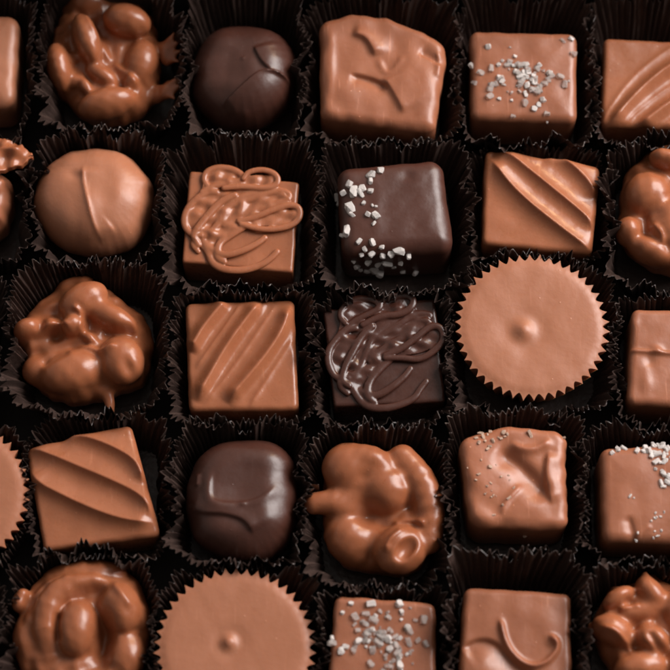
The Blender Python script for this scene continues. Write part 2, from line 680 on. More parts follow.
sprinkle(o, V, F, spots, CRUMBS, 'crumb', .75)

o, V, F = square('looped_chocolate', [(464, 587), (571, 593), (572, 706), (457, 702)], 16.5, MILK, 1.8, 1.6, [
    ('ridge', [(500, 618), (504, 640), (514, 657), (530, 667), (545, 664), (556, 652), (558, 644), (552, 637), (547, 637)], .65, .65, 1.1, .08),
    ('ridge', [(462, 650), (478, 641), (494, 644), (504, 654), (516, 668), (540, 680)], .7, 3.5, -1.1, .1),
    ('bump', 480, 665, 6, 5, 0, .7),
    ('bump', 553, 641, 1.2, 1.2, 0, .6),
    ('bump', 530, 615, 8, 6, 0, .4),
], seed=8, bulge=.2)
tag(o, 'milk square at the bottom edge with a piped loop on its top', 'chocolate')

# ---------------------------------------------------------------- striped squares
STRIPED = 'striped milk squares'


def striped(quad, crests, label, seed, wl, wr, amp, extra=(), h=13.5, pw=1.08):
    fe = [('ridge', c, wl, wr, amp, .13, pw) for c in crests] + list(extra)
    o, V, F = square('striped_chocolate', quad, h, SATIN, 1.5, 1.2, fe, rough=.04, seed=seed, res=.24)
    tag(o, label, 'chocolate', STRIPED)


striped([(604, 38), (722, 44), (714, 130), (601, 127)],
        [[(606, 129), (614, 121), (628, 104), (646, 86), (670, 67), (722, 44)], [(636, 130), (644, 124), (670, 104), (722, 76)], [(676, 130), (690, 120), (722, 102)]],
        'diagonally ridged milk square cut off by the top right corner', 11, 1.2, 1.9, 2.6, [('ridge', c, .7, .7, .4, .12, 1.5) for c in ([(600, 128), (609, 108), (633, 76), (670, 48), (690, 40)], [(622, 129), (634, 114), (670, 86), (722, 58)], [(662, 129), (690, 107), (722, 88)])], pw=1.6)
striped([(485, 150), (600, 168), (592, 255), (482, 244)],
        [[(543, 155), (560, 158), (576, 172), (588, 184), (595, 199)], [(497, 150), (515, 162), (545, 186), (572, 208), (588, 222), (594, 234)], [(489, 158), (505, 182), (527, 204), (556, 227), (580, 245), (594, 254)]],
        'diagonally ridged milk square between the dark salted square and the cut off cluster', 12, 3.2, 1.5, 2.3)
striped([(185, 303), (294, 300), (299, 410), (189, 411)],
        [[(190, 352), (195, 345), (204, 329), (227, 302)], [(196, 402), (204, 389), (227, 348), (254, 312), (264, 301)], [(227, 404), (240, 389), (265, 360), (284, 331), (291, 304)]],
        'diagonally ridged milk square under the squiggled milk square', 13, 1.9, 1.2, 2.6, [('ridge', c, .7, .7, .4, .12, 1.5) for c in ([(195, 370), (217, 339), (242, 303)], [(204, 406), (238, 362), (278, 302)], [(249, 408), (268, 378), (294, 338)])], pw=1.6)
striped([(26, 450), (131, 425), (161, 536), (44, 551)],
        [[(61, 438), (84, 438), (112, 448), (133, 460), (142, 473), (143, 486)], [(25, 449), (43, 453), (73, 466), (107, 480), (135, 493), (149, 505), (152, 521)], [(28, 468), (38, 484), (61, 496), (91, 510), (119, 520), (144, 524), (158, 523)]],
        'tilted, diagonally ridged milk square beside the dark dome in the fourth row', 14, 3.6, 1.5, 2.4)

# ---------------------------------------------------------------- squares with piped squiggles
QB = np.array([(189.5, 170.5), (299, 182.5), (293, 273), (182, 262.5)])
QC = np.array([(323, 310), (435, 298), (446, 402), (334, 407)])
STROKES = [   # in pixels of a close-up of the milk one
    [(495, 472), (470, 500), (420, 535), (330, 562), (240, 555), (190, 520), (175, 460), (150, 410)],
    [(438, 410), (400, 440), (330, 475), (250, 495), (215, 475), (230, 430), (290, 390), (360, 350)],
    [(330, 350), (400, 372), (480, 375), (560, 358), (602, 320), (598, 270), (550, 258), (470, 285), (390, 320), (320, 335)],
    [(250, 350), (300, 310), (400, 280), (500, 250), (545, 235), (555, 210), (520, 190), (460, 200), (380, 230), (280, 260)],
    [(145, 400), (95, 395), (62, 345), (75, 280), (120, 230), (180, 195), (215, 200)],
    [(130, 440), (105, 400), (140, 350), (190, 290), (240, 240), (300, 215)],
    [(160, 400), (190, 385), (240, 320), (270, 260), (330, 220), (420, 195)],
    [(180, 178), (155, 145), (165, 105), (220, 82), (290, 90), (335, 118), (340, 145), (280, 155), (200, 172), (150, 200)],
    [(340, 140), (360, 110), (420, 98), (475, 110), (502, 140), (490, 172), (430, 185), (340, 175), (250, 185)],
    [(130, 470), (105, 440), (115, 410), (150, 395)],
    [(225, 450), (215, 500), (250, 520)],
]


def squiggle(quad, m, label, seed, lift, wob):
    h = 13.0
    o, V, F = square('squiggled_chocolate', [tuple(p) for p in quad], h, m, 0.7, 0.7, [], rough=.05, seed=seed)
    tag(o, label, 'chocolate', 'squares with piped squiggles')
    # bilinear corner map
    def uv(x, y):
        x, y = x / 4.62 + 170, y / 4.62 + 150
        u, v = .5, .5
        for _ in range(20):
            f = (QB[0] * (1 - u) * (1 - v) + QB[1] * u * (1 - v) + QB[2] * u * v + QB[3] * (1 - u) * v) - (x, y)
            du = (QB[1] - QB[0]) * (1 - v) + (QB[2] - QB[3]) * v
            dv = (QB[3] - QB[0]) * (1 - u) + (QB[2] - QB[1]) * u
            s = np.linalg.solve(np.array([du, dv]).T, -f)
            u, v = u + s[0], v + s[1]
        return quad[0] * (1 - u) * (1 - v) + quad[1] * u * (1 - v) + quad[2] * u * v + quad[3] * (1 - u) * v
    rr = np.random.default_rng(seed)
    st = [[uv(p[0] + dx * .7 + rr.normal(0, wob), p[1] + abs(dy) * .7 + rr.normal(0, wob)) for p in s] for s, (dx, dy) in zip(STROKES, rr.normal(0, wob, (len(STROKES), 2)))]
    allp = PP([p for s in st for p in s], h)
    g = Grid(allp, h - 1.2, h + 4, .2, 2.0)
    pad = smooth_path(PP([uv(*p) for p in [(165, 80), (300, 75), (340, 120), (480, 100), (510, 170), (560, 230), (610, 270), (590, 350), (480, 370), (330, 360), (240, 430), (220, 500), (250, 550), (190, 530), (120, 440), (65, 370), (60, 290), (140, 190)]], h), 2, True)
    d2 = sd_poly(g.X, g.Y, pad)[:, :, None]
    D = np.maximum(d2 + .5, np.abs(g.z - h + .1) - .78 - lift * .2 + waves(g.X, g.Y, .3, 4, seed)[:, :, None])
    for i, s in enumerate(st):
        z = h + .35 + .28 * (i % 3) + rr.normal(0, .15, 5) + lift
        rad = np.array([.7, .8, .85, .87, .85, .75]) * rr.uniform(.88, 1.1)
        D = smin(D, tube_field(g, s, z, rad, h, .62), .35)
    D[:, :, 0] = 1
    V, F = nets(D, g.lo, .2)
    c = allp.mean(0)
    link_mesh('piped_squiggle', V, F, m, o, (c[0], c[1], h))


squiggle(QB, SATIN, 'milk square with looping piped squiggles of milk chocolate on top', 21, 0.0, 0)
squiggle(QC, DARKGLOSS, 'dark square with looping piped squiggles of dark chocolate on top', 22, 0.05, 5)

# ---------------------------------------------------------------- salted squares
o, V, F = square('salted_chocolate', [(470, 30), (577, 33), (577, 122), (471, 119)], 17, MILK, 2.2, 2.0, seed=31, bulge=.25)
tag(o, 'salted milk square in the top row, white crystals heaped in its middle', 'chocolate', 'salted squares')
r = random.Random(11)
spots = [(r.gauss(524, 18), r.gauss(77, 12), r.choice([.35, .5, .65, .8, .9, 1.0])) for _ in range(84)]
spots += [(488, 47, .9), (472, 66, .8), (563, 41, .6), (571, 39, .8), (573, 54, 1.0), (577, 72, .8), (499, 99, .6), (513, 116, .6), (525, 103, .9), (534, 109, .9), (496, 84, .7), (547, 122, .4)]
sprinkle(o, V, F, spots, CLEARS, 'salt_crystal', 1.05)

o, V, F = square('salted_chocolate', [(336, 167), (442, 158), (455, 250), (342, 254)], 19.5, DARK, 3.2, 3.4, [
    ('ridge', [(375, 172), (378, 200), (375, 235)], 1.5, 1.5, .15), ('bump', 408, 175, 1.6, 1.6, 0, -.35)], seed=32, bulge=.3)
tag(o, 'dark chocolate square with white salt crystals down its left side', 'chocolate', 'salted squares')
Q = [(75, 100, 1.15), (228, 135, 1.0), (226, 160, .8), (270, 115, .95), (130, 175, .9), (150, 210, 1.25), (105, 215, .9), (190, 195, .85), (180, 215, .8), (225, 205, .75), (80, 235, .85), (82, 262, .5), (195, 260, .7), (135, 280, 1.25), (143, 312, .6), (215, 310, .8), (250, 315, .9), (120, 385, 1.15), (100, 405, .6), (240, 350, .5), (175, 430, .65), (235, 435, .9), (275, 455, .65), (200, 465, .6), (185, 490, .7), (230, 485, .8), (280, 490, .8), (318, 485, 1.0), (352, 472, 1.25), (395, 490, .75), (215, 520, 1.0), (165, 540, .8), (300, 525, 1.0), (360, 525, .7), (240, 555, 1.0), (265, 565, 1.1), (210, 560, .8), (370, 565, .65), (430, 565, .8), (325, 600, .8), (350, 622, .8), (285, 605, .7), (410, 605, .5), (150, 520, .5), (260, 530, .7), (180, 555, .6), (240, 320, .5), (235, 270, .4), (250, 275, .4), (330, 545, .5)]
sprinkle(o, V, F, [(320 + x / 4.467, 145 + y / 4.467, s) for x, y, s in Q], GRAINS, 'salt_crystal', 1.2)

o, V, F = square('salted_chocolate', [(600, 448), (712, 441), (714, 545), (602, 541)], 17.5, MILK, 2.4, 2.2, [
    ('ridge', [(628, 515), (632, 528), (636, 545)], .7, 1.3, -.5), ('ridge', [(636, 540), (640, 532), (652, 525)], .6, .6, .3)], seed=33, bulge=.35)
tag(o, 'salted milk square at the right edge, crystals heaped on its upper right', 'chocolate', 'salted squares')
r = random.Random(12)
spots = [(612, 453, .9), (618, 450, 1.1), (624, 449, 1.0), (628, 446, .8), (637, 451, .9), (644, 451, .7)]
spots += [(r.gauss(660, 10), r.gauss(447, 4), r.uniform(.6, 1.1)) for _ in range(26)]
spots += [(r.gauss(668, 9), r.gauss(467, 10), r.uniform(.5, 1.0)) for _ in range(30)]
spots += [(r.uniform(650, 665), r.uniform(512, 540), r.uniform(.25, .45)) for _ in range(12)] + [(630, 496, .5), (634, 498, .35), (636, 540, .5), (638, 533, .4)]
sprinkle(o, V, F, spots, GRAINS, 'salt_crystal')

o, V, F = square('salted_chocolate', [(335, 595), (436, 603), (436, 700), (327, 696)], 16.5, MILK, 1.6, 1.4, seed=34)
tag(o, 'thickly salted milk square at the bottom edge, crystals all over its top', 'chocolate', 'salted squares')
r = random.Random(13)
spots = [(371, 604, 1.3), (355, 617, 1.1), (366, 614, .8), (341, 651, 1.1), (378, 643, 1.3), (381, 637, 1.0), (390, 649, 1.0), (397, 653, 1.0), (324, 664, .8), (400, 666, 1.1), (368, 631, .8)]
spots += [(r.gauss(384, 23), r.gauss(644, 20), r.choice([.35, .5, .65, .8, .95, 1.1])) for _ in range(150)]
sprinkle(o, V, F, [s for s in spots if s[1] > 600][:98], CLEARS, 'salt_crystal', 1.0)


# ---------------------------------------------------------------- round pieces
def dome(name, outline, h, m, re, feats, label, seed, zo=7.0, group=None):
    o, V, F = None, None, None
    q = smooth_path(grow(PP(outline, zo), 1.06), 2, True)
    g = Grid(q, Z0 - 1, h + 5, .28)
    d2 = sd_poly(g.X, g.Y, q) + waves(g.X, g.Y, .15, 8, seed)
    H = g.relief(feats, h) + waves(g.X, g.Y, .16, 9, seed)
    V, F = nets(slab_field(g, d2, h, min(re, (h - Z0) / 2 - .05), H), g.lo, .28)
    c = q.mean(0)
    o = link_mesh(name, V, F, m, None, (c[0], c[1], Z0))
    return tag(o, label, 'chocolate', group)


dome('dark_truffle', [(245, 35), (209, 44), (193, 80), (199, 116), (241, 136), (283, 118), (297, 82), (287, 47)], 18.0, DARK, 8.2, [
    ('ridge', [(254, 46), (261, 62), (272, 72), (293, 79)], 7.0, .35, .75, .10),
    ('ridge', [(293, 78), (276, 74), (262, 73), (252, 80), (240, 90), (222, 103)], 8.0, .32, 1.2, .10),
    ('ridge', [(262, 72), (276, 74), (291, 78)], .5, .5, .6),
    ('bump', 264, 90, 7, 8, 0, 1.0),
    ('bump', 272, 98, 6, 4.5, 0, .5),
    ('bump', 280, 60, 4, 3.5, 0, .6),
    ('ridge', [(228, 45), (226, 70), (219, 100)], 2.0, 4.0, -.35),
    ('bump', 250, 67, 2.2, 3.2, 0, .5),
    ('bump', 246, 112, 1.2, 1.0, 0, .5),
    ('bump', 243, 59, .5, .5, 0, .25),
], 'dark chocolate dome in the top row with a Y shaped crease', 41)
dome('dark_truffle', [(252, 446), (215, 452), (195, 474), (188, 505), (197, 545), (243, 566), (287, 552), (296, 510), (294, 472), (280, 452)], 17.5, DARK, 7.5, [
    ('ridge', [(211, 468), (207, 492), (213, 504), (240, 505), (262, 500), (278, 485)], .7, 1.4, .6, .15),
    ('bump', 240, 480, 5.5, 5, 0, -.5),
    ('ridge', [(187, 505), (205, 512), (226, 513), (245, 519), (254, 533)], 2.5, .45, .9, .1),
    ('bump', 266, 515, 3, 4, 30, .8),
    ('bump', 243, 504, .8, .6, 0, .35),
    ('ridge', [(197, 470), (196, 485)], .6, .6, .5),
], 'dark chocolate dome in the fourth row with an oval rim on top', 42)
dome('milk_truffle', [(97, 157), (60, 166), (38, 195), (40, 225), (62, 250), (97, 258), (132, 249), (152, 222), (152, 190), (131, 166)], 18.0, PALE, 8.3, [
    ('ridge', [(84, 166), (83, 178), (87, 197), (92, 218), (98, 237)], 3.0, 5.5, 1.1, .12, 1.25),
    ('ridge', [(84, 164), (83, 178), (87, 197), (92, 218), (98, 237)], .5, .6, .32, .15),
    ('ridge', [(97, 236), (104, 233), (114, 225)], 2.5, .7, .6),
    ('bump', 74, 174, 2.2, 1.4, -20, -.6),
    ('bump', 112, 200, 6, 9, 0, .9),
    ('bump', 148, 178, 1.5, 2, 0, .7),
], 'smooth round milk truffle with one curved seam over its top', 43)


def peanut_cup(cx, cy, label, nip, seed, nw, nh):
    """fluted cup with a toothed rim: a polar mesh whose flutes taper to the base"""
    h = 15.5
    c = P(cx, cy, h)
    R, T, per = 17.35, 46, 12
    n = T * per
    r = np.random.default_rng(seed)
    th = np.arange(n) / n * 2 * np.pi
    q = np.arange(n) / per
    fr = q - np.floor(q)
    tri = 1 - 2 * np.abs(fr - .5)
    tk = np.append(*(lambda z: (z, z[0]))(r.uniform(.8, 1.15, T)))
    tooth = np.interp(q, np.arange(T + 1), tk) * tri ** 1.7
    # nipple and shallow dish of the flat top
    npc = P(nip[0], nip[1], h)
    rings = [(0, 0), (.06, 0), (.12, 0), (.18, 0), (.24, 0), (.3, 0), (.38, 0), (.48, 0), (.6, 0), (.72, 0), (.82, 0), (.88, .02), (.915, .12), (.93, .5), (.935, .9), (.935, 1.0)]
    V = [[npc[0], npc[1], 0]]
    cols = []
    for f, t in rings[1:]:
        rad = R * f + t * 1.6 * tooth * (1 if t < 1 else 1)
        k = max(0, 1 - f / .8)
        x = c[0] + (npc[0] - c[0]) * k + rad * np.cos(th)
        y = c[1] + (npc[1] - c[1]) * k + rad * np.sin(th)
        z = np.full(n, h) - .35 * sstep(.86, .935, f) - .18 * t * tooth
        cols.append(np.stack([x, y, z], 1))
    for s, zz in [(1, h - 1.0), (.97, h * .75), (.90, h * .45), (.82, h * .15), (.80, Z0)]:
        rad = (R * .935 + 1.4 * tooth * (1 if s == 1 else .9)) * s
        cols.append(np.stack([c[0] + rad * np.cos(th), c[1] + rad * np.sin(th), np.full(n, zz)], 1))
    V = np.concatenate([np.array(V)] + cols + [np.array([[c[0], c[1], Z0]])])
    top = len(V) - 1 - 5 * n
    dn = np.hypot(V[:top, 0] - npc[0], V[:top, 1] - npc[1])
    V[0, 2] = h
    dc = np.hypot(V[:top, 0] - c[0], V[:top, 1] - c[1])
    V[:top, 2] += nh * np.exp(-(dn / nw) ** 2) - .25 * np.exp(-((dn - 2 * nw) / nw) ** 2) - .25 * np.exp(-(dc / 9) ** 2)
    V[:top, 2] += waves(V[:top, 0], V[:top, 1], .05, 7, seed)
    i = np.arange(n)
    j = (i + 1) % n
    F = np.stack([np.zeros(n, int), 1 + i, 1 + j], 1).tolist()
    m = len(cols)
    for l in range(m - 1):
        A, B = 1 + l * n, 1 + (l + 1) * n
        F += np.stack([A + i, B + i, B + j, A + j], 1).tolist()
    A = 1 + (m - 1) * n
    F += np.stack([A + j, A + i, np.full(n, len(V) - 1)], 1)[:, [1, 0, 2]][:, ::-1].tolist()
    o = link_mesh('peanut_butter_cup', V, F, PALE, None, (c[0], c[1], Z0))
    mod = o.data
    mod.polygons.foreach_set('use_smooth', [True] * len(mod.polygons))
    if hasattr(mod, 'set_sharp_from_angle'):
        mod.set_sharp_from_angle(angle=math.radians(50))
    return tag(o, label, 'chocolate', 'peanut butter cups')


peanut_cup(532, 326, 'round fluted peanut butter cup seen whole, in the third row', (524, 330), 51, 1.9, 1.3)
peanut_cup(-50, 494, 'round fluted peanut butter cup cut off by the left edge', (-54, 498), 52, 1.6, 1.1)
peanut_cup(235, 647, 'round fluted peanut butter cup cut off by the bottom edge', (229, 642), 53, 1.2, 1.4)


# ---------------------------------------------------------------- nut clusters
def Z(off, sc):
    return lambda *p: [(off[0] + a / sc, off[1] + b / sc) for a, b in p]


CL = 'chocolate coated nut clusters'
z = Z((40, 0), 4.467)
o, V, F = cluster('nut_cluster', z((120, 20), (75, 150), (45, 250), (40, 340), (65, 420), (130, 440), (170, 520), (300, 550), (410, 530), (480, 480), (525, 380), (540, 250), (515, 150), (480, 40), (380, -30), (240, -50)), 9.0, [
    (127, 21, 26, 17, -15, 14.5, 5.0),
    (87, 40, 13, 30, 20, 14.0, 5.2),
    (60, 68, 14, 27, 12, 11.5, 5.5),
    (107, 104, 31, 16, 14, 12.0, 5.0),
    (142, 62, 17, 24, -10, 11.5, 4.0),
    (102, 76, 18, 9, -32, 12.4, 2.8),
    (88, 4, 20, 14, 0, 11, 4.5),
], [('ridge', [(86, 15), (94, 32), (104, 50), (112, 60)], .9, .9, 1.2), ('ridge', [(112, 60), (124, 70), (138, 82), (142, 92)], .8, 1.0, .8)], seed=61, k=1.8, tubes=[
    ([(150, 46), (162, 44), (167, 48), (168, 57)], [8, 9, 10.5, 10.5], [2.4, 2.2, 1.7, 1.2], 12.5),
    ([(164, 44), (170, 40), (174, 35)], [10.6, 12.4, 13.8], [1.4, .9, .3], 13),
    ([(166, 47), (173, 45), (179, 42)], [10.6, 12.2, 13.4], [1.4, .9, .3], 13),
    ([(167, 51), (174, 52), (181, 51)], [10.5, 12.0, 13.2], [1.3, .8, .25], 13),
    ([(167, 55), (173, 58), (178, 61)], [10.4, 11.8, 12.8], [1.2, .8, .25], 13),
    ([(152, 86), (162, 87), (168, 85), (169, 80)], [7.5, 8.5, 10, 10], [2.4, 2.2, 1.6, 1.0], 12.5),
    ([(167, 84), (174, 80), (180, 77)], [10.2, 12, 13.2], [1.3, .8, .25], 13),
    ([(168, 87), (175, 87), (181, 84)], [10.2, 11.6, 12.8], [1.3, .8, .25], 13),
    ([(166, 89), (171, 93), (174, 97)], [10, 11.2, 12.2], [1.2, .8, .25], 13)])
tag(o, 'lumpy milk nut cluster in the top row with spiky drips on its right', 'chocolate', CL)

z = Z((600, 130), 4.187)
o, V, F = cluster('nut_cluster', z((160, 140), (230, 90), (300, 72), (420, 90), (520, 160), (560, 300), (540, 450), (460, 550), (350, 600), (280, 595), (200, 560), (120, 500), (78, 420), (85, 300), (105, 200)), 10, [
    (665, 160, 17, 10, -15, 14.5, 4.0),
    (648, 195, 24, 24, 0, 12.5, 5.0),
    (628, 232, 13, 15, 0, 12.0, 4.5),
    (672, 225, 24, 30, 20, 13.5, 4.0),
    (650, 252, 24, 13, -25, 11.5, 4.5),
    (705, 190, 25, 30, 0, 14, 4.5),
    (700, 250, 25, 20, 0, 13, 4.5),
], [('ridge', [(650, 224), (658, 232), (664, 246)], .8, .8, .9), ('bump', 655, 215, 2, 2, 0, -.8)], seed=62)
tag(o, 'rounded milk nut cluster in the second row, cut off by the right edge', 'chocolate', CL)

z = Z((5, 265), 4.1875)
o, V, F = cluster('nut_cluster', z((100, 215), (160, 165), (230, 90), (300, 50), (370, 68), (410, 105), (500, 160), (580, 230), (620, 310), (605, 430), (565, 510), (480, 520), (440, 545), (300, 580), (200, 555), (140, 505), (90, 440), (100, 385), (55, 335), (42, 290)), 9.5, [
    (84, 301, 26, 18, 30, 13.5, 4.5),
    (112, 318, 28, 13, -28, 13.0, 4.0),
    (28, 330, 15, 11, 20, 12.0, 4.2),
    (73, 326, 11, 11, 0, 14.0, 3.8),
    (52, 328, 10, 9, 0, 11.5, 4.0),
    (72, 372, 32, 22, 12, 12.0, 5.0),
    (122, 360, 22, 26, 25, 13.0, 4.6),
    (38, 372, 16, 14, 0, 9.5, 4.0),
], [
    ('ridge', [(72, 310), (82, 315), (84, 326), (78, 336)], .7, .6, 1.1),
    ('ridge', [(99, 328), (115, 332), (136, 330)], 1.0, 1.6, -1.4),
    ('ridge', [(32, 336), (50, 326), (62, 324), (72, 332)], .8, .7, .9),
    ('ridge', [(76, 346), (90, 346), (102, 354), (112, 348), (120, 350)], .7, .9, 1.0),
    ('bump', 54, 333, 1.7, 1.5, 0, -1.5),
    ('bump', 129, 370, 1.3, 2.2, 20, -.9),
    ('ridge', [(40, 365), (55, 358), (70, 350)], 1.2, 1.2, -1.0),
], seed=63, tubes=[([(107, 392), (109, 400), (110, 411)], [9, 8.5, 8], [1.5, 1.2, .9], 9)], k=2.0)
tag(o, 'knobbly milk cluster at left in the third row, a drip at its lower edge', 'chocolate', CL)

z = Z((295, 435), 4.1875)
o, V, F = cluster('nut_cluster', z((125, 150), (190, 65), (270, 48), (340, 78), (430, 75), (505, 115), (560, 210), (592, 330), (590, 410), (560, 510), (500, 570), (430, 592), (360, 570), (235, 560), (165, 500), (125, 400), (115, 300)), 9.0, [
    (348, 468, 26, 25, 20, 12.5, 5.0),
    (372, 462, 20, 15, -20, 13.0, 4.6),
    (385, 489, 25, 25, 15, 12.6, 4.6),
    (352, 535, 27, 26, 0, 10.0, 4.5),
    (400, 550, 26, 24, 20, 12.8, 5.0),
    (355, 492, 24, 16, -30, 12.0, 3.0),
], [
    ('bump', 368, 512, 3.2, 3.2, 20, -2.4),
    ('ridge', [(391, 524), (402, 520), (416, 521), (426, 528)], .8, .6, .9),
    ('ridge', [(384, 556), (387, 546), (394, 538), (404, 530)], .7, .7, 1.0),
], seed=64, tubes=[
    ([(315, 504), (328, 503), (352, 505)], [12.5, 12.5, 11.5], [2.5, 2.9, 3.4], 12),
    ([(402, 460), (420, 480), (431, 510), (428, 540)], [12.4, 12.9, 12.7, 12], [3.4, 3.6, 3.5, 3.2], 12),
], cuts=[(407, 547, 9, 17, -38, 18.6, 3.4)], k=2.6)
tag(o, 'milk cluster in the fourth row with a ring shaped nut and a nub at left', 'chocolate', CL)

z = Z((0, 545), 4.06)
o, V, F = cluster('nut_cluster', z((390, 62), (480, 80), (550, 140), (600, 240), (612, 340), (590, 460), (540, 580), (430, 660), (300, 670), (180, 620), (100, 520), (62, 420), (75, 320), (120, 200), (200, 110), (300, 70)), 10.5, [
    (77, 628, 19, 28, -6, 14.2, 4.6),
    (120, 608, 20, 26, 14, 13.8, 4.8),
    (28, 640, 13, 22, 10, 10.5, 4.0),
    (88, 575, 36, 12, 6, 11.5, 3.0),
    (19, 603, 7, 9, 10, 12.5, 2.4),
    (24, 594, 5, 5, 0, 12.5, 2.0),
    (125, 655, 20, 22, 0, 11.5, 4.0),
], [
    ('bump', 102, 640, 1.9, 5.2, -8, -4.5),
    ('bump', 90, 592, 3.2, 1.6, 15, -2.2),
    ('ridge', [(58, 612), (57, 630), (60, 642)], .7, .7, -1.6),
    ('ridge', [(30, 597), (48, 578), (75, 573)], .6, .9, .8),
    ('ridge', [(112, 580), (120, 592), (134, 610)], .8, 1.0, .7),
], seed=65, tubes=[([(50, 655), (45, 625), (52, 598), (75, 586), (98, 584), (112, 592)], [12, 14, 14.5, 14.5, 14, 13], [2.6, 3.0, 3.0, 2.6, 2.4, 2.2], 13)], k=1.9)
tag(o, 'shiny milk cluster at bottom left with curled cashew shapes on top', 'chocolate', CL)

z = Z((575, 555), 5.826)
o, V, F = cluster('nut_cluster', z((105, 420), (135, 330), (185, 230), (220, 190), (290, 190), (360, 170), (400, 130), (435, 112), (480, 150), (560, 190), (760, 300), (860, 500), (840, 740), (700, 850), (500, 860), (300, 780), (170, 620)), 10, [
    (618, 598, 17, 9, 32, 13.6, 3.6),
    (651, 594, 19, 12, -52, 13.2, 4.0),
    (612, 630, 20, 14, -25, 13.0, 4.4),
    (640, 612, 26, 12, 8, 12.5, 3.6),
    (652, 640, 17, 13, -30, 14.0, 4.4),
    (640, 668, 26, 16, 10, 12.5, 4.6),
    (690, 615, 26, 30, 20, 14, 4.4),
    (695, 665, 26, 28, 0, 13, 4.4),
], [
    ('ridge', [(596, 628), (612, 631), (628, 645), (634, 655)], .8, .8, 1.1),
    ('bump', 631, 603, 1.4, 1.0, 0, -1.4),
    ('ridge', [(646, 632), (655, 648), (670, 657)], 1.0, .7, -1.0),
    ('ridge', [(618, 611), (630, 606), (640, 605)], .6, .6, .8),
    ('bump', 607, 592, .9, .9, 0, .9),
], seed=66, tubes=[([(592, 626), (600, 630), (615, 634)], [11, 12.5, 13], [.9, 1.6, 2.4], 12), ([(645, 575), (648, 585), (653, 598)], [14.5, 14.2, 13], [.6, 1.6, 2.8], 14)], k=1.9)
tag(o, 'spiky milk cluster in the bottom right corner with knobs and peaks', 'chocolate', CL)

# the piece at the left edge: a rounded body with a broken curl lying over it
o, V, F = cluster('curled_chocolate', [(-70, 182), (-30, 172), (2, 176), (13, 190), (12, 212), (0, 236), (-35, 245), (-70, 232), (-84, 206)], 12.5, [(-35, 205, 38, 26, 0, 10.5, 5.0)], (), MILK, 71, k=2.0)
tag(o, 'milk piece in the second row with a broken curl on top, cut off at left', 'chocolate')
pts = PP([(-45, 146), (-10, 138), (6, 137), (18, 141), (38, 155), (24, 164), (4, 172), (-40, 180)], 17)
g = Grid(pts, 11, 21, .25)
d2 = sd_poly(g.X, g.Y, smooth_path(pts, 1, True)) + waves(g.X, g.Y, .25, 2.2, 5)
bend = .10 * (g.Y - pts[:, 1].mean()) ** 2 * .25 + waves(g.X, g.Y, .5, 4, 8) + g.relief([('ridge', [(-40, 160), (0, 150), (30, 150)], .9, 1.5, 1.4)], 17)
D = np.maximum(d2[:, :, None] + .3, np.abs(g.z - 15.6 - bend[:, :, None]) - 1.0 + .0 * g.z)
D[:, :, 0] = 1
V, F = nets(D, g.lo, .25)
cc = pts.mean(0)
link_mesh('curl', V, F, GLOSSY, o, (cc[0], cc[1], 15))


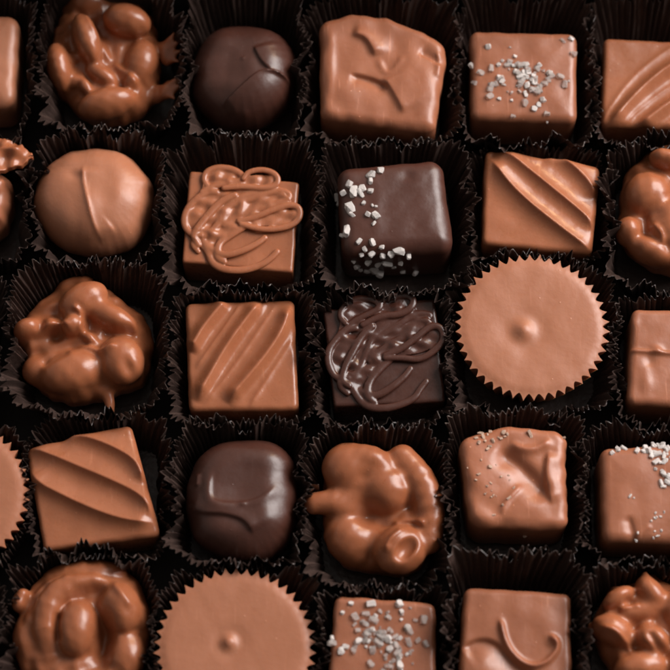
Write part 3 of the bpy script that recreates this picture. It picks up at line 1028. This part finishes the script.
# ---------------------------------------------------------------- paper cups
def paper_cup(x0, x1, y0, y1, label, rnd=3.2, H=16.5, pleats=72, seed=1, amp=0.75):
    """one pleated cup filling a cell given in photo pixels at its rim"""
    pleats, H = int(pleats * 1.22), H + 1.0
    r = np.random.default_rng(seed)
    a = P(x0, y1, 17)
    b = P(x1, y0, 17)
    cx, cy = (a[0] + b[0]) / 2, (a[1] + b[1]) / 2
    hx, hy = (b[0] - a[0]) / 2 + 0.7, (b[1] - a[1]) / 2 + 0.8
    rnd = max(rnd, 2.8) + (2.6 if rnd > 3 else 1.5)
    per = 8
    n = pleats * per
    ph = np.arange(n) / n * 2 * np.pi
    # equal steps along the rounded outline
    own = [p / MM for p in PIECES if abs(p[:, 0].mean() / MM - cx) < hx * .8 and abs(p[:, 1].mean() / MM - cy) < hy * .8]
    need = np.zeros(181)
    for p in own:
        b = ((np.arctan2(p[:, 1] - cy, p[:, 0] - cx) + np.pi) / (2 * np.pi) * 180).astype(int) % 180
        np.maximum.at(need, b, np.hypot(p[:, 0] - cx, p[:, 1] - cy))
    need[180] = need[0]
    wide = np.max([np.roll(need[:180], k) for k in (-2, -1, 0, 1, 2)], 0)
    need = np.append(wide, wide[0])
    sup = lambda t, e: (np.abs(np.cos(t)) ** e + np.abs(np.sin(t)) ** e) ** (-1 / e)
    fine = np.linspace(0, 2 * np.pi, 4001)
    px, py = hx * np.cos(fine) * sup(fine, rnd), hy * np.sin(fine) * sup(fine, rnd)
    arc = np.concatenate([[0], np.cumsum(np.hypot(np.diff(px), np.diff(py)))])
    th = np.interp(ph / (2 * np.pi) * arc[-1], arc, fine)
    jit = np.cumsum(r.normal(0, .16, pleats))
    jit -= np.linspace(0, jit[-1], pleats)
    q = np.arange(n) / per
    qq = q + np.interp(q, np.arange(pleats + 1), np.append(jit, jit[0])) * .8
    tri = 2 * np.abs(2 * (qq - np.floor(qq + .5))) - 1
    tri = .45 * tri + .55 * np.sin(tri * np.pi / 2)
    pa = np.interp(q, np.arange(pleats + 1), np.append(*(lambda z: (z, z[0]))(r.uniform(.4, 1.35, pleats))))
    lean = np.interp(q, np.arange(pleats + 1), np.append(*(lambda z: (z, z[0]))(r.normal(0, .6, pleats))))
    lowf = sum(r.normal(0, .5) * np.sin(k * ph + r.uniform(0, 6.28)) for k in range(2, 7))
    rimz = H + .45 * lowf + .22 * tri * pa + np.interp(q, np.arange(pleats + 1), np.append(*(lambda z: (z, z[0]))(r.normal(0, .33, pleats))))
    crk = [sum(r.normal(0, .30) * np.sin(k * ph + r.uniform(0, 6.28)) for k in range(5, 22)) for _ in range(2)]
    twist = np.interp(q, np.arange(pleats + 1), np.append(*(lambda z: (z, z[0]))(r.normal(0, .4, pleats))))
    lev = np.array([0, .08, .2, .35, .5, .65, .78, .88, .95, 1.0])
    V = []
    for side in (0, 1):
        for v in lev:
            f = 0.77 + 0.23 * v ** 1.15
            off = -amp * pa * (1 - tri) * (.35 + .65 * v)
            off = off + crk[0] * v * v + crk[1] * v * (1 - v) * 1.5 + lean * v * v * .5 - side * 0.13
            cxx, cyy = hx * f * np.cos(th) * sup(th, rnd), hy * f * np.sin(th) * sup(th, rnd)
            tg = twist * v ** 3 * .7
            cxx, cyy = cxx - np.sin(th) * tg, cyy + np.cos(th) * tg
            L0 = np.hypot(cxx, cyy)
            ang = np.arctan2(cyy, cxx)
            nd = np.interp((ang + np.pi) / (2 * np.pi) * 180, np.arange(181) + .5, need) + .6 + amp * .8
            k = np.maximum(1, nd * (.80 + .20 * min(1, v * 1.6)) / L0)
            cxx, cyy, L = cxx * k, cyy * k, L0 * k
            wr = r.normal(0, .06, n)
            V.append(np.stack([cx + cxx * (1 + (off + wr) / L), cy + cyy * (1 + (off + wr) / L), 0.35 + (rimz - .35) * v + side * .13 * (v < 1)], 1))
    m = len(lev)
    V = np.concatenate(V + [np.array([[cx, cy, .35], [cx, cy, .48]])])
    i = np.arange(n)
    j = (i + 1) % n
    F = []
    for l in range(m - 1):
        A, B = l * n, (l + 1) * n
        F.append(np.stack([A + i, A + j, B + j, B + i], 1))
        A, B = (m + l) * n, (m + l + 1) * n
        F.append(np.stack([A + j, A + i, B + i, B + j], 1))
    A, B = (m - 1) * n, (2 * m - 1) * n
    F.append(np.stack([A + i, A + j, B + j, B + i], 1))
    F = np.concatenate(F).tolist()
    F += np.stack([j, i, np.full(n, 2 * m * n)], 1).tolist()
    F += np.stack([m * n + i, m * n + j, np.full(n, 2 * m * n + 1)], 1).tolist()
    o = link_mesh('paper_cup', V, F, PAPER, None, (cx, cy, 0.35), smooth=False)
    return tag(o, label, 'paper cup', 'pleated paper cups')


CUPS = [
    # top row
    (-105, 36, -4, 138, 'dark pleated paper cup round the plain milk bar cut off at top left', 3.6, 16, 68),
    (38, 184, -4, 130, 'dark pleated paper cup round the lumpy nut cluster in the top row', 2.4, 17, 76),
    (186, 303, -4, 135, 'dark pleated paper cup round the dark dome with a Y shaped crease', 3.6, 17, 66),
    (305, 457, -4, 141, 'dark pleated paper cup round the big tilted milk square with folds on top', 3.8, 16, 74),
    (459, 592, -4, 141, 'dark pleated paper cup round the salted milk square in the top row', 4.2, 16, 70),
    (594, 730, -4, 142, 'dark pleated paper cup round the striped milk square in the top right corner', 4.2, 15, 70),
    # second row
    (-105, 30, 140, 262, 'dark pleated paper cup round the milk piece with a curl, cut off at left', 3.4, 15, 68),
    (32, 162, 133, 262, 'dark pleated paper cup round the smooth round milk truffle', 2.6, 16, 68),
    (164, 317, 139, 287, 'dark pleated paper cup round the milk square with piped squiggles', 4.2, 16, 74),
    (319, 468, 142, 289, 'dark pleated paper cup round the dark salted square', 4.2, 16, 74),
    (470, 609, 143, 250, 'dark pleated paper cup round the striped milk square beside the dark salted one', 4.2, 12, 68),
    (611, 740, 140, 290, 'dark pleated paper cup round the nut cluster cut off by the right edge', 3.0, 16, 72),
    # third row
    (-125, 4, 268, 420, 'dark pleated paper cup just in view left of the knobbly cluster', 3.0, 15, 70),
    (5, 168, 264, 415, 'wide round dark paper cup round the knobbly cluster with a drip', 2.2, 17, 84),
    (170, 313, 291, 423, 'dark pleated paper cup round the striped milk square in the middle of the box', 4.2, 15, 72),
    (315, 449, 291, 423, 'dark pleated paper cup round the dark square with piped squiggles', 4.2, 15, 70),
    (451, 616, 260, 410, 'dark pleated paper cup under the full peanut butter cup with a toothed rim', 2.2, 14, 82),
    (618, 740, 298, 424, 'dark pleated paper cup round the creased milk square cut off by the right edge', 4.0, 15, 66),
    # fourth row
    (-135, 26, 423, 556, 'dark pleated paper cup under the toothed peanut butter cup cut off at left', 2.3, 13, 78),
    (28, 169, 415, 555, 'dark pleated paper cup round the tilted striped square in the fourth row', 4.4, 14, 74),
    (171, 303, 421, 562, 'dark pleated paper cup round the dark dome with an oval rim on top', 3.6, 16, 68),
    (305, 447, 425, 586, 'dark pleated paper cup round the nut cluster with a ring shaped nut', 2.6, 15.5, 76),
    (449, 582, 412, 553, 'dark pleated paper cup round the wrinkled milk square with tan crumbs', 4.0, 16, 70),
    (584, 730, 427, 562, 'dark pleated paper cup round the salted milk square at the right edge', 4.2, 16.5, 72),
    # bottom row
    (-135, 3, 558, 720, 'dark pleated paper cup just in view left of the curled nut cluster', 3.0, 15, 72),
    (1, 155, 557, 716, 'round dark paper cup round the curled nut cluster at bottom left', 2.2, 15, 78),
    (157, 317, 566, 724, 'dark pleated paper cup under the toothed peanut butter cup at the bottom edge', 2.2, 13.5, 82),
    (319, 447, 588, 728, 'dark pleated paper cup round the thickly salted milk square at the bottom edge', 4.2, 15.5, 68),
    (449, 582, 556, 724, 'tall dark paper cup with open pleats behind the bottom milk square with a loop', 3.6, 19.5, 58),
    (584, 735, 566, 728, 'dark pleated paper cup round the spiky cluster in the bottom right corner', 2.8, 16.5, 72),
]
for i, c in enumerate(CUPS):
    paper_cup(*c[:4], c[4], c[5], c[6], c[7], seed=100 + i)
